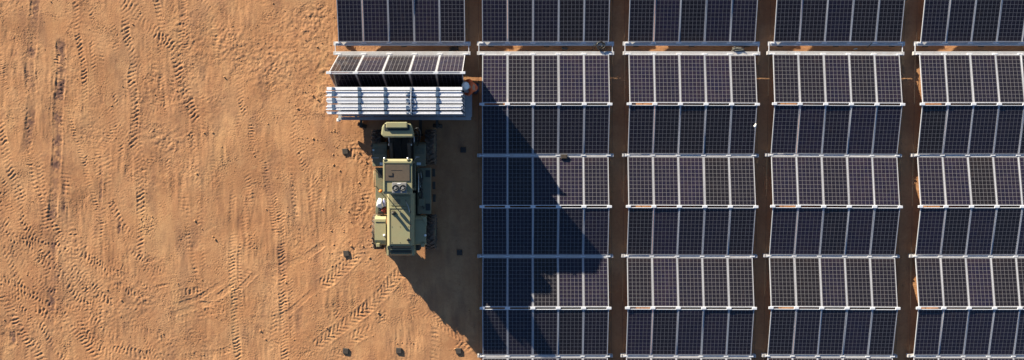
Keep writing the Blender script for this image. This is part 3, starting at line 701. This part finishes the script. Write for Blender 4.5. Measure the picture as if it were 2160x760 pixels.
# side decks beside the cab and engine bay, with steps
lbox('side_deck', -5.22, -4.70, -2.62, -.84, 1.08, 1.30, 'olive_dk', .02); lbox('side_deck', -3.62, -3.10, -2.62, -.84, 1.08, 1.30, 'olive_dk', .02)
for x0 in (-5.12, -3.30):
    for y0 in (-1.20, -2.48): lbox('step', x0, x0 + .17, y0, y0 + .26, 1.302, 1.312, 'grille', .003)
for y0 in (-1.0, -1.5, -2.0): lbox('foot_step', -3.10, -2.98, y0 - .2, y0 + .1, .55 + (y0 + 2) * .2, .60 + (y0 + 2) * .2, 'chassis', .01)
b = MB(); b.tube([(-3.52 - LX, -1.05 - LY, 1.3), (-3.52 - LX, -1.05 - LY, 1.75), (-3.52 - LX, -1.75 - LY, 1.75), (-3.52 - LX, -1.75 - LY, 1.3)], .018, 8); b.build('hand_rail', M['steel'], t, True)
b = MB(); b.tube([(-3.50 - LX, -1.60 - LY, 1.33), (-3.42 - LX, -1.85 - LY, 1.36), (-3.48 - LX, -2.1 - LY, 1.34), (-3.36 - LX, -2.4 - LY, 1.33)], .03, 8); b.build('hose', M['cable'], t, True)
# cab
cab = MB()
for (x, y) in ((-4.70, -.62), (-3.72, -.62), (-4.70, -1.62), (-3.72, -1.62)):
    cab.box(x - .04 - LX, x + .04 - LX, y - .04 - LY, y + .04 - LY, 1.20, 2.27, bev=.01)
cab.box(-4.76 - LX, -3.66 - LX, -1.70 - LY, -.56 - LY, 1.05, 1.50, bev=.02)
cabo = cab.build('cab', M['olive_dk'], t)
for args in ((-4.655, -3.765, -.63, -.61, 1.51, 2.26), (-4.655, -3.765, -1.63, -1.61, 1.51, 2.26), (-4.71, -4.69, -1.575, -.665, 1.51, 2.26), (-3.73, -3.71, -1.575, -.665, 1.51, 2.26)):
    lbox('window', *args, 'glass', 0, cabo)
roof = lprism('cab_roof', [(-.50, 2.275), (-.49, 2.33), (-.56, 2.40), (-1.70, 2.40), (-1.79, 2.35), (-1.79, 2.275)], 'x', -4.76, -3.68, 'olive', .02)
lbox('roof_panel', -4.67, -3.77, -1.31, -.70, 2.402, 2.425, 'hatch', .012, roof)
lbox('front_rim', -4.745, -3.695, -.655, -.575, 2.402, 2.440, 'olive', .012, roof)
lbox('side_rim', -4.745, -4.685, -1.70, -.657, 2.402, 2.434, 'olive', .012, roof)
b = MB(); b.box(-4.56 - LX, -4.39 - LX, -1.13 - LY, -1.10 - LY, 2.4255, 2.440); b.box(-4.42 - LX, -4.39 - LX, -1.099 - LY, -1.00 - LY, 2.4255, 2.440); b.build('hatch_handle', M['cable'], roof)
lbox('roof_seam', -4.46, -4.05, -.915, -.905, 2.4255, 2.430, 'cable', 0, roof)
ac = lbox('air_conditioner', -4.42, -3.88, -1.75, -1.36, 2.402, 2.50, 'acbox', .025)
lbox('vent', -4.22, -4.10, -1.42, -1.38, 2.502, 2.508, 'white', .002, ac)
for x in (-4.29, -4.02):
    b = MB(); b.lathe([(.125, 0), (.125, .03), (.095, .03), (.09, .012)], 'z', 24, (x - LX, -1.56 - LY, 2.501)); o = b.build('fan_ring', M['grille'], ac, True)
    b = MB(); b.lathe([(.0, .03), (.045, .03), (.05, .0)], 'z', 16, (x - LX, -1.56 - LY, 2.502))
    for k in range(5):
        b.box(.04, .09, -.022, .022, .004, .010, mtx=Matrix.Translation((x - LX, -1.56 - LY, 2.505)) @ Matrix.Rotation(k * 1.2566, 4, 'Z') @ Matrix.Rotation(.4, 4, 'X'))
    b.build('fan', M['acbox'], ac)
for x in (-4.70, -3.84):
    b = MB(); b.lathe([(.0, .07), (.04, .065), (.05, .02), (.05, -.03)], 'y', 16, (x - LX, -.50 - LY, 2.40)); b.build('work_light', M['steel'], t, True)
    lbox('lamp_bracket', x - .04, x + .04, -.545, -.50, 2.30, 2.46, 'olive', .01)
b = MB(); b.tube([(-3.66 - LX, -.55 - LY, 1.95), (-3.56 - LX, -.42 - LY, 2.02), (-3.54 - LX, -.42 - LY, 1.9)], .015, 6); b.box(-3.60 - LX, -3.48 - LX, -.44 - LY, -.41 - LY, 1.75, 2.05, bev=.01); b.build('mirror', M['steel'], t)
# beacon on a stalk beside the cab
b = MB(); b.tube([(-4.90 - LX, -1.70 - LY, 1.30), (-4.90 - LX, -1.70 - LY, 2.05)], .018, 8); bc = b.build('beacon_stalk', M['chassis'], t)
b = MB(); b.lathe([(.05, 0), (.065, .02), (.06, .10), (.03, .13), (0, .135)], 'z', 18, (-4.90 - LX, -1.70 - LY, 2.05)); b.build('beacon', M['orange'], bc, True)
# hood: flat top, sloping flanks, louvred tail
hx0, hx1, HZ = -4.65, -3.82, 1.75
hood = lprism('hood', [(hx0 - .12, 1.10), (hx0 - .09, 1.60), (hx0, HZ), (hx1, HZ), (hx1 + .11, 1.60), (hx1 + .14, 1.10)], 'y', -3.79, -1.80, 'olive', .02)
lbox('hood_lid', hx0 + .09, hx1 - .03, -3.72, -2.42, HZ + .001, HZ + .020, 'olive', .006, hood)
lbox('hood_lid', hx0 + .09, hx1 - .03, -2.26, -1.90, HZ + .001, HZ + .020, 'olive', .006, hood)
lbox('hood_seam', hx0 + .02, hx1 + .01, -2.375, -2.315, HZ + .001, HZ + .034, 'olive', .006, hood)
lbox('hood_edge', hx0 + .005, hx0 + .06, -3.74, -2.40, HZ + .001, HZ + .030, 'olive', .008, hood)
b = MB(); b.tube([(-4.46 - LX, -2.53 - LY, HZ), (-4.46 - LX, -2.53 - LY, HZ + .16), (-4.47 - LX, -2.55 - LY, HZ + .24)], [.062, .058, .054], 16); ex = b.build('exhaust_pipe', M['chassis'], t, True)
b = MB(); b.lathe([(.085, 0), (.085, .03), (.065, .03)], 'z', 18, (-4.46 - LX, -2.53 - LY, HZ + .020)); b.build('collar', M['chassis'], ex)
b = MB(); b.lathe([(.055, 0), (.055, .04), (.04, .05), (0, .05)], 'z', 16, (-3.92 - LX, -3.55 - LY, HZ + .020)); b.build('filler_cap', M['cable'], t, True)
b = MB(); b.tube([(-4.02 - LX, -2.06 - LY, HZ + .02), (-3.90 - LX, -2.30 - LY, HZ + .06), (-3.86 - LX, -2.52 - LY, HZ + .02)], .014, 6); b.build('hood_handle', M['steel'], t, True)
tail = lprism('tail', [(-3.792, 1.73), (-4.08, 1.56), (-4.22, 1.25), (-4.22, .60), (-3.792, .60)], 'x', hx0 - .07, hx1 + .09, 'olive_dk', .015)
for k in range(4):
    y, z = -3.845 - k * .085, 1.715 - k * .055
    lprism('louvre', [(y + .03, z + .034), (y - .02, z + .026), (y - .02, z - .06), (y + .03, z - .06)], 'x', hx0 + .05, hx1 - .01, 'grille' if k % 2 == 0 else 'olive_dk', .004, tail)
for sx in (-1, 1): lbox('tail_post', -4.23 + sx * .48 - .045, -4.23 + sx * .48 + .045, -4.17, -3.80, .8, 1.64, 'olive', .02)
for y in (-2.55, -3.05, -3.60):
    lbox('latch', hx1 - .028, hx1 + .012, y, y + .09, HZ + .002, HZ + .016, 'chassis', .003, hood)
    lbox('hinge', hx0 + .062, hx0 + .088, y, y + .12, HZ + .002, HZ + .018, 'olive_dk', .003, hood)
for k in range(9):
    b = MB(); b.lathe([(.014, 0), (.014, .008), (0, .009)], 'z', 8, (hx0 + .12 + (k % 3) * .31 - LX, -2.46 - (k // 3) * .60 - LY, HZ + .0205)); b.build('bolt', M['chassis'], hood)
lbox('vent_slots', hx0 + .16, hx0 + .44, -2.20, -2.02, HZ + .0205, HZ + .026, 'olive_dk', .003, hood)
lbox('valve_block', -3.60, -3.40, -1.42, -1.22, 1.302, 1.42, 'chassis', .02); lbox('battery_box', -3.56, -3.34, -2.30, -2.02, 1.302, 1.40, 'olive_dk', .02)
for k, (x0, y0) in enumerate(((-3.50, -.92), (-3.44, -.95), (-3.55, -1.30))):
    b = MB(); b.tube([(x0 - LX, y0 - LY, 1.33), (x0 + .05 - LX, y0 - .3 - LY, 1.37), (x0 - .02 - LX, y0 - .55 - LY, 1.34), (x0 + .04 - LX, y0 - .75 - LY, 1.33)], .014, 6); b.build('hose', M['cable'] if k else M['steel'], t, True)
b = MB(); b.tube([(-5.20 - LX, -.95 - LY, 1.3), (-5.20 - LX, -.95 - LY, 1.7), (-5.20 - LX, -1.55 - LY, 1.7), (-5.20 - LX, -1.55 - LY, 1.3)], .016, 8); b.build('hand_rail', M['olive'], t, True)
b = MB(); b.tube([(-3.78 - LX, -1.72 - LY, 2.40), (-3.77 - LX, -1.74 - LY, 2.95)], .008, 6); b.build('antenna', M['cable'], t, True)
for x in (-4.5, -4.2, -3.9):
    b = MB(); b.tube([(x - LX, -.62 - LY, 1.35), (x + .03 - LX, -.35 - LY, 1.45), (x - .02 - LX, .0 - LY, 1.50), (x - LX, .35 - LY, 1.2)], .02, 6); b.build('hose', M['cable'], t, True)
# rear mudguards
for sx in (-1, 1):
    xa, xb = (-5.23, -4.80) if sx < 0 else (-3.70, -3.27)
    g = lprism('rear_mudguard', [(-2.66, 1.10), (-2.70, 1.38), (-2.80, 1.48), (-3.60, 1.50), (-3.76, 1.44), (-3.80, 1.30), (-3.74, 1.30), (-3.70, 1.40), (-3.58, 1.44), (-2.84, 1.42), (-2.76, 1.34), (-2.73, 1.10)], 'x', xa, xb, 'olive', .012)
    b = MB(); b.lathe([(.045, 0), (.045, .03), (.02, .035), (0, .035)], 'z', 14, ((-4.86 if sx < 0 else -3.30) - LX, -3.41 - LY, 1.50)); b.build('cap', M['white'], g, True)
    lbox('tail_lamp', xa + .06 if sx < 0 else xb - .2, xa + .20 if sx < 0 else xb - .06, -3.86, -3.72, 1.36, 1.53, 'olive', .02, g)
    lbox('guard_seam', xa + .02, xb - .02, -2.90, -2.87, 1.49, 1.506, 'olive', .004, g)
lprism('sun_patch_plate', [(-3.42, -2.72), (-3.24, -2.72), (-3.24, -3.06)], 'z', 1.50, 1.53, 'olive', .004)  # added olive triangle, shaped like the patch of sun on the right guard
# lift arms, rams, carriage head
for sx in (-1, 1):
    x = -4.20 + sx * .33
    lprism('lift_arm', [(-.70, 1.60), (-.50, 1.72), (.10, 1.95), (.62, 1.02), (.72, .70), (.60, .62), (.44, .84), (.04, 1.62), (-.58, 1.42)], 'x', x - .05, x + .05, 'chassis', .012)
    b = MB(); b.tube([(x + sx * .14 - LX, -.62 - LY, 1.0), (x + sx * .14 - LX, -.05 - LY, 1.25), (x + sx * .14 - LX, .02 - LY, 1.28)], .055, 10); r_ = b.build('lift_ram', M['chassis'], t, True)
    b = MB(); b.tube([(x + sx * .14 - LX, .0 - LY, 1.27), (x + sx * .14 - LX, .36 - LY, 1.43)], .03, 8); b.build('ram_rod', M['steel'], r_, True)
    b = MB(); b.lathe([(.0, .03), (.05, .03), (.05, -.03), (0, -.03)], 'x', 12, (x + sx * .08 - LX, .04 - LY, 1.80)); b.build('pivot_pin', M['steel'], t, True)
head = lprism('carriage_head', [(-4.80, .40), (-4.68, .30), (-3.62, .30), (-3.60, .42), (-3.66, .68), (-3.70, .80), (-4.64, .84), (-4.76, .70)], 'z', 2.30, 2.60, 'olive', .05)
lbox('head_cap', -4.60, -3.82, .64, .86, 2.602, 2.68, 'olive', .03, head)
b = MB(); b.box(-4.67 - LX, -4.60 - LX, .56 - LY, .80 - LY, 2.601, 2.612); b.box(-4.60 - LX, -3.82 - LX, .55 - LY, .63 - LY, 2.601, 2.612); b.box(-3.82 - LX, -3.75 - LX, .56 - LY, .78 - LY, 2.601, 2.612)
b.build('slot', M['grille'], head)
for x in (-4.50, -3.90): lbox('mast_upright', x - .06, x + .06, .46, .60, .55, 2.298, 'chassis', .01)
for x in (-4.75, -3.60): lbox('fork', x - .06, x + .06, .40, 2.05, .22, .28, 'chassis', .01)
lbox('carriage_plate', -4.85, -3.50, .38, .455, .20, .75, 'chassis', .015)
b = MB(); b.tube([(-3.58 - LX, .62 - LY, 2.40), (-3.45 - LX, .66 - LY, 2.46), (-3.38 - LX, .50 - LY, 2.3), (-3.42 - LX, .3 - LY, 2.0), (-3.6 - LX, .0 - LY, 1.4)], .02, 6); b.tube([(-3.60 - LX, .50 - LY, 2.40), (-3.50 - LX, .52 - LY, 2.44), (-3.46 - LX, .40 - LY, 2.2), (-3.6 - LX, .1 - LY, 1.5)], .018, 6)
b.build('hydraulic_hose', M['cable'], t, True)

# --- odds and ends lying on the loader's left deck
def blob(name, m, loc, sx, sy, sz, label, cat, seed, n=3, amp=.18):
    r_ = random.Random(seed); bm = bmesh.new(); bmesh.ops.create_icosphere(bm, subdivisions=n, radius=1.0)
    ph = [(Vector((r_.gauss(0, 1), r_.gauss(0, 1), r_.gauss(0, 1))) * 2.2, r_.uniform(0, 6)) for _ in range(7)]
    for v in bm.verts:
        k = 1 + amp * sum(math.sin(v.co.dot(a) * 1.4 + q) for a, q in ph) / 2.6
        v.co = Vector((v.co.x * sx * k, v.co.y * sy * k, max(-.96 * sz, v.co.z * sz * k) + sz * .96))
    me = bpy.data.meshes.new(name); bm.to_mesh(me); bm.free(); me.materials.append(M[m])
    for p in me.polygons: p.use_smooth = True
    return tag(obj(name, me, None, loc), label, cat)
blob('cloth_bag', 'bag', (-5.03, -2.22, 1.302), .12, .20, .12, 'crumpled white cloth bag on the left deck of the loader', 'bag', 3, 3, .3)
blob('rag', 'redrag', (-4.87, -2.47, 1.302), .10, .10, .06, 'faded red rag behind the white bag on the loader', 'rag', 5, 3, .4)
b = MB(); b.lathe([(.0, 0), (.07, .0), (.075, .02), (.075, .2), (.03, .26), (.03, .30), (0, .30)], 'y', 18); o = b.build('water_bottle', M['bluebottle'], None, True, (-4.88, -2.32, 1.378)); tag(o, 'bluish plastic water bottle lying right of the white bag on the loader', 'bottle')
b = MB(); b.lathe([(.036, .262), (.036, .305), (0, .306)], 'y', 14); b.build('cap', M['white'], o)
o = BX(-.10, .10, -.05, .05, 0, .09, bev=.012).build('tool_box', M['dkbox'], None, False, (-5.02, -2.55, 1.302)); tag(o, 'small dark box below the white bag on the loader deck', 'box')
BX(-.05, .05, -.008, .008, .091, .105, bev=.003).build('handle', M['cable'], o)

# ------------------------------------------------------------------ rubber pads laid out on the soil
pads = [(731,321,.12,'black rubber pad on sunlit soil left of the loader cab'), (980,318,.0,'black rubber pad in shade right of the loader front wheel'),
        (733,536,.10,'black rubber pad on sunlit soil left of the loader tail'), (972,534,.03,'black rubber pad in shade right of the loader tail'),
        (732,742,-.1,'black rubber pad on sunlit soil, leftmost of the bottom three'), (844,741,-.04,'black rubber pad on sunlit soil, middle of the bottom three'),
        (970,742,.05,'black rubber pad on sunlit soil, rightmost of the bottom three')]
for u, v, rz, lab in pads:
    x, y = survey(u, v); x -= .05; y += .03
    o = obj('rubber_pad', pad_me, None, (x, y, gz(x, y) - .004), (random.uniform(-.03, .03), random.uniform(-.03, .03), rz))
    tag(o, lab, 'pad', 'rubber pads laid out for the next array')

# ------------------------------------------------------------------ cables and small things on the beams
def wobble_loop(c, r, n, turns, seed, rise=.05, flat=1.0):
    r_ = random.Random(seed); out = []
    for i in range(int(n * turns)):
        a = 2 * math.pi * i / n; q = r * (1 + r_.uniform(-.06, .06)) * (1 + .12 * math.sin(i * .37 + seed))
        out.append((c[0] + q * math.cos(a), c[1] + q * math.sin(a) * flat, c[2] + rise * i / (n * turns) + r_.uniform(0, .012)))
    return out
x, y = survey(1268, 97, .35)
b = MB(); b.tube(wobble_loop((x, y, .318), .15, 20, 3.2, 3, .07), .013, 6); b.tube(wobble_loop((x - .06, y + .05, .33), .13, 20, 2.3, 8, .06, .8), .012, 6)
b.tube([(x - .12, y + .1, .32), (x - .3, y + .02, .33), (x - .26, y - .1, .2), (x - .38, y - .14, .08), (x - .3, y - .2, .03)], .012, 6)
tag(b.build('cable_coil', M['cable'], None, True), 'coil of black cable on the end beam between two arrays', 'cable')
def heap(u, v, n, sx, sy, name, m, label, cat, seed, z0=.03, rr0=.013):
    x, y = survey(u, v, .2); r_ = random.Random(seed); b = MB()
    for k in range(n):
        p = [(x + r_.uniform(-sx, sx), y + r_.uniform(-sy, sy), z0 + r_.uniform(0, .10)) for _ in range(4)]
        q = [Vector(p[0]).lerp(Vector(p[1]), i / 4) for i in range(4)] + [Vector(p[1]).lerp(Vector(p[2]), i / 4) for i in range(4)] + [Vector(p[2]).lerp(Vector(p[3]), i / 4) for i in range(5)]
        q = [q[0]] + [(q[i - 1] + q[i] * 2 + q[i + 1]) / 4 for i in range(1, len(q) - 1)] + [q[-1]]
        b.tube(q, rr0, 6)
    return tag(b.build(name, m, None, True), label, cat)
heap(957, 103, 14, .20, .07, 'cable_heap', M['cable'], 'tangle of black cable beside the end beam of the half unfolded array', 'cable', 4, .05)
heap(1556, 104, 14, .27, .09, 'cable_heap', M['greycloth'], 'heap of grey and dark cable ends between two arrays, second gap from the loader', 'cable', 9, .22, .017)
heap(1192, 102, 8, .14, .06, 'cable_heap', M['greycloth'], 'short grey cable ends left of the black coil', 'cable', 14, .06, .016)
x, y = survey(1834, 96, .31); o = BX(-.13, .13, -.014, .014, 0, .02, bev=.004).build('hand_tool', M['cable'], None, False, (x, y, .302)); o.rotation_euler = (0, 0, R(38)); tag(o, 'short black tool lying aslant on the end beam', 'tool')
x, y = survey(1806, 103, .06); o = MB(); o.box(-.06, .06, -.02, .02, 0, .03, bev=.006); o.box(-.10, -.061, -.008, .008, .008, .024, bev=.003); o = o.build('plug_connector', M['platelab'], None, False, (x, y, .004)); o.rotation_euler = (0, 0, .15); tag(o, 'small pale plug lying in the gap below the upper array', 'connector')
x, y = survey(1190, 331, .36); b = MB(); b.box(-.13, .13, -.085, .085, 0, .07, bev=.012); b.box(-.10, .10, -.06, .06, .0705, .078, bev=.003); o = b.build('junction_box', M['rubber'], None, False, (x, y, .338)); tag(o, 'small black box on a valley beam just right of the diagonal shadow', 'box')
x, y = survey(1593, 266, .58); o = blob('paper_scrap', 'white', (x, y, .545), .042, .058, .03, 'small white scrap caught on the right edge frame of an array', 'scrap', 31, 2, .5)

# ------------------------------------------------------------------ person in orange bending over the cart's end
def skin_mesh(name, verts, edges, radii, m, parent, root=0, sub=2):
    me = bpy.data.meshes.new(name); me.from_pydata(verts, edges, []); me.update(); me.materials.append(m)
    o = obj(name, me, parent)
    md = o.modifiers.new('skin', 'SKIN')
    for i, r_ in enumerate(radii):
        r_ = r_ if isinstance(r_, tuple) else (r_, r_)
        me.skin_vertices[0].data[i].radius = r_; me.skin_vertices[0].data[i].use_root = (i == root)
    md.use_smooth_shade = True
    s_ = o.modifiers.new('sub', 'SUBSURF'); s_.levels = sub; s_.render_levels = sub
    return o
P = thing('person', 'person in orange shirt and white hard hat bending over beside the cart', 'person', (-1.42, 2.22, 0))
# local frame: x towards the right of the picture, the person faces -x
J = dict(pel=(0, 0, .93), spn=(-.05, 0, 1.12), chs=(-.13, 0, 1.32), nck=(-.22, .0, 1.46), hd0=(-.27, .01, 1.53), hd1=(-.33, .02, 1.64),
         sl=(-.13, -.19, 1.38), el=(-.24, -.27, 1.12), wl=(-.46, -.20, 1.02), sr=(-.13, .19, 1.38), er=(-.22, .28, 1.12), wr=(-.44, .22, 1.04),
         hl=(.01, -.10, .90), kl=(-.03, -.13, .50), al=(.03, -.14, .09), tl=(-.14, -.15, .035), hr=(.01, .10, .90), kr=(-.04, .13, .50), ar=(.02, .15, .09), tr=(-.15, .16, .035))
def chain(names, edges, rad, name, m, root=0):
    ix = {k: i for i, k in enumerate(names)}
    return skin_mesh(name, [J[k] for k in names], [(ix[a], ix[b_]) for a, b_ in edges], rad, m, P, root)
J['pml'] = (-.53, -.185, 1.0); J['pmr'] = (-.51, .205, 1.02)
nm = ['pel', 'spn', 'chs', 'nck', 'hd0', 'hd1', 'sl', 'el', 'wl', 'sr', 'er', 'wr', 'hl', 'kl', 'al', 'tl', 'hr', 'kr', 'ar', 'tr', 'pml', 'pmr']
ed = [('pel', 'spn'), ('spn', 'chs'), ('chs', 'nck'), ('nck', 'hd0'), ('hd0', 'hd1'), ('chs', 'sl'), ('sl', 'el'), ('el', 'wl'), ('wl', 'pml'), ('chs', 'sr'), ('sr', 'er'), ('er', 'wr'), ('wr', 'pmr'),
      ('pel', 'hl'), ('hl', 'kl'), ('kl', 'al'), ('al', 'tl'), ('pel', 'hr'), ('hr', 'kr'), ('kr', 'ar'), ('ar', 'tr')]
rd = [.12, .115, .13, .058, .085, .095, .06, .045, .030, .06, .045, .030, .085, .055, .042, .035, .085, .055, .042, .035, .036, .036]
body = chain(nm, ed, rd, 'body', M['skin'])
fv, fe, fr_ = [], [], []                                         # fingers, curled round the panel edge
for (hx, hy, hz) in (J['pml'], J['pmr']):
    for k, (dy, ln) in enumerate(((-.030, .065), (-.010, .075), (.010, .072), (.030, .058))):
        i = len(fv); fv += [(hx - .01, hy + dy, hz), (hx - .01 - ln * .6, hy + dy, hz - .005), (hx - .01 - ln, hy + dy, hz - .035)]; fe += [(i, i + 1), (i + 1, i + 2)]; fr_ += [.010, .009, .008]
    i = len(fv); fv += [(hx + .03, hy + .03, hz), (hx - .0, hy + .06, hz - .01), (hx - .03, hy + .065, hz - .03)]; fe += [(i, i + 1), (i + 1, i + 2)]; fr_ += [.012, .010, .008]
fing = bpy.data.meshes.new('fingers')
fb = MB()
for a in range(0, len(fv), 3): fb.tube(fv[a:a + 3], fr_[a:a + 3], 8)
fb.build('fingers', M['skin'], P, True)
J['cf_l'] = (-.42, -.215, 1.03); J['cf_r'] = (-.40, .232, 1.05)
chain(['spn', 'pel', 'chs', 'nck', 'sl', 'el', 'cf_l', 'sr', 'er', 'cf_r'], [('pel', 'spn'), ('spn', 'chs'), ('chs', 'nck'), ('chs', 'sl'), ('sl', 'el'), ('el', 'cf_l'), ('chs', 'sr'), ('sr', 'er'), ('er', 'cf_r')],
      [.135, .135, .155, .075, .085, .062, .048, .085, .062, .048], 'work_shirt', M['hivis'])
J['pl'] = (.03, -.14, .13); J['pr'] = (.02, .15, .13)
chain(['pel', 'hl', 'kl', 'pl', 'hr', 'kr', 'pr'], [('pel', 'hl'), ('hl', 'kl'), ('kl', 'pl'), ('pel', 'hr'), ('hr', 'kr'), ('kr', 'pr')], [.132, .10, .072, .06, .10, .072, .06], 'trousers', M['trouser'])
for s_ in (('al', 'tl'), ('ar', 'tr')):
    a, b_ = Vector(J[s_[0]]), Vector(J[s_[1]]); skin_mesh('boot', [a + Vector((.03, 0, -.03)), a + Vector((0, 0, .06)), (a + b_) / 2, b_ + Vector((-.03, 0, .0))], [(0, 2), (1, 2), (2, 3)], [.05, .058, .058, .045], M['boot'], P, 2)
hh = MB(); prof = [(.155, .0), (.160, .008), (.128, .012), (.122, .05), (.108, .09), (.075, .122), (.035, .136), (0, .139)]
hh.lathe(prof, 'z', 28); hh.box(-.012, .012, -.10, .10, .10, .141, bev=.005)
for k in (-1, 1): hh.box(k * .04 - .008, k * .04 + .008, -.08, .08, .10, .132, bev=.004)
hat = hh.build('hard_hat', M['hat'], P, True, (-.325, .02, 1.665)); hat.rotation_euler = (0, R(-22), 0)
fc = MB()
fc.box(-.445, -.425, .008, .032, 1.585, 1.625, bev=.006); fc.build('nose', M['skin'], P)
for dy in (-.035, .035):
    e = MB(); e.lathe([(0, -.011), (.009, -.006), (.011, 0), (.009, .006), (0, .011)], 'z', 10, (-.420, .02 + dy, 1.632)); e.build('eye', M['hair'], P, True)
    e = MB(); e.box(-.34, -.30, .02 + dy * 2.75 - .008, .02 + dy * 2.75 + .008, 1.58, 1.645, bev=.006); e.build('ear', M['skin'], P)
e = MB(); e.box(-.424, -.412, -.005, .045, 1.562, 1.572, bev=.003); e.build('mouth', M['redrag'], P)
e = MB(); e.box(-.30, -.225, -.06, .10, 1.56, 1.66, bev=.03); e.build('hair', M['hair'], P, True)
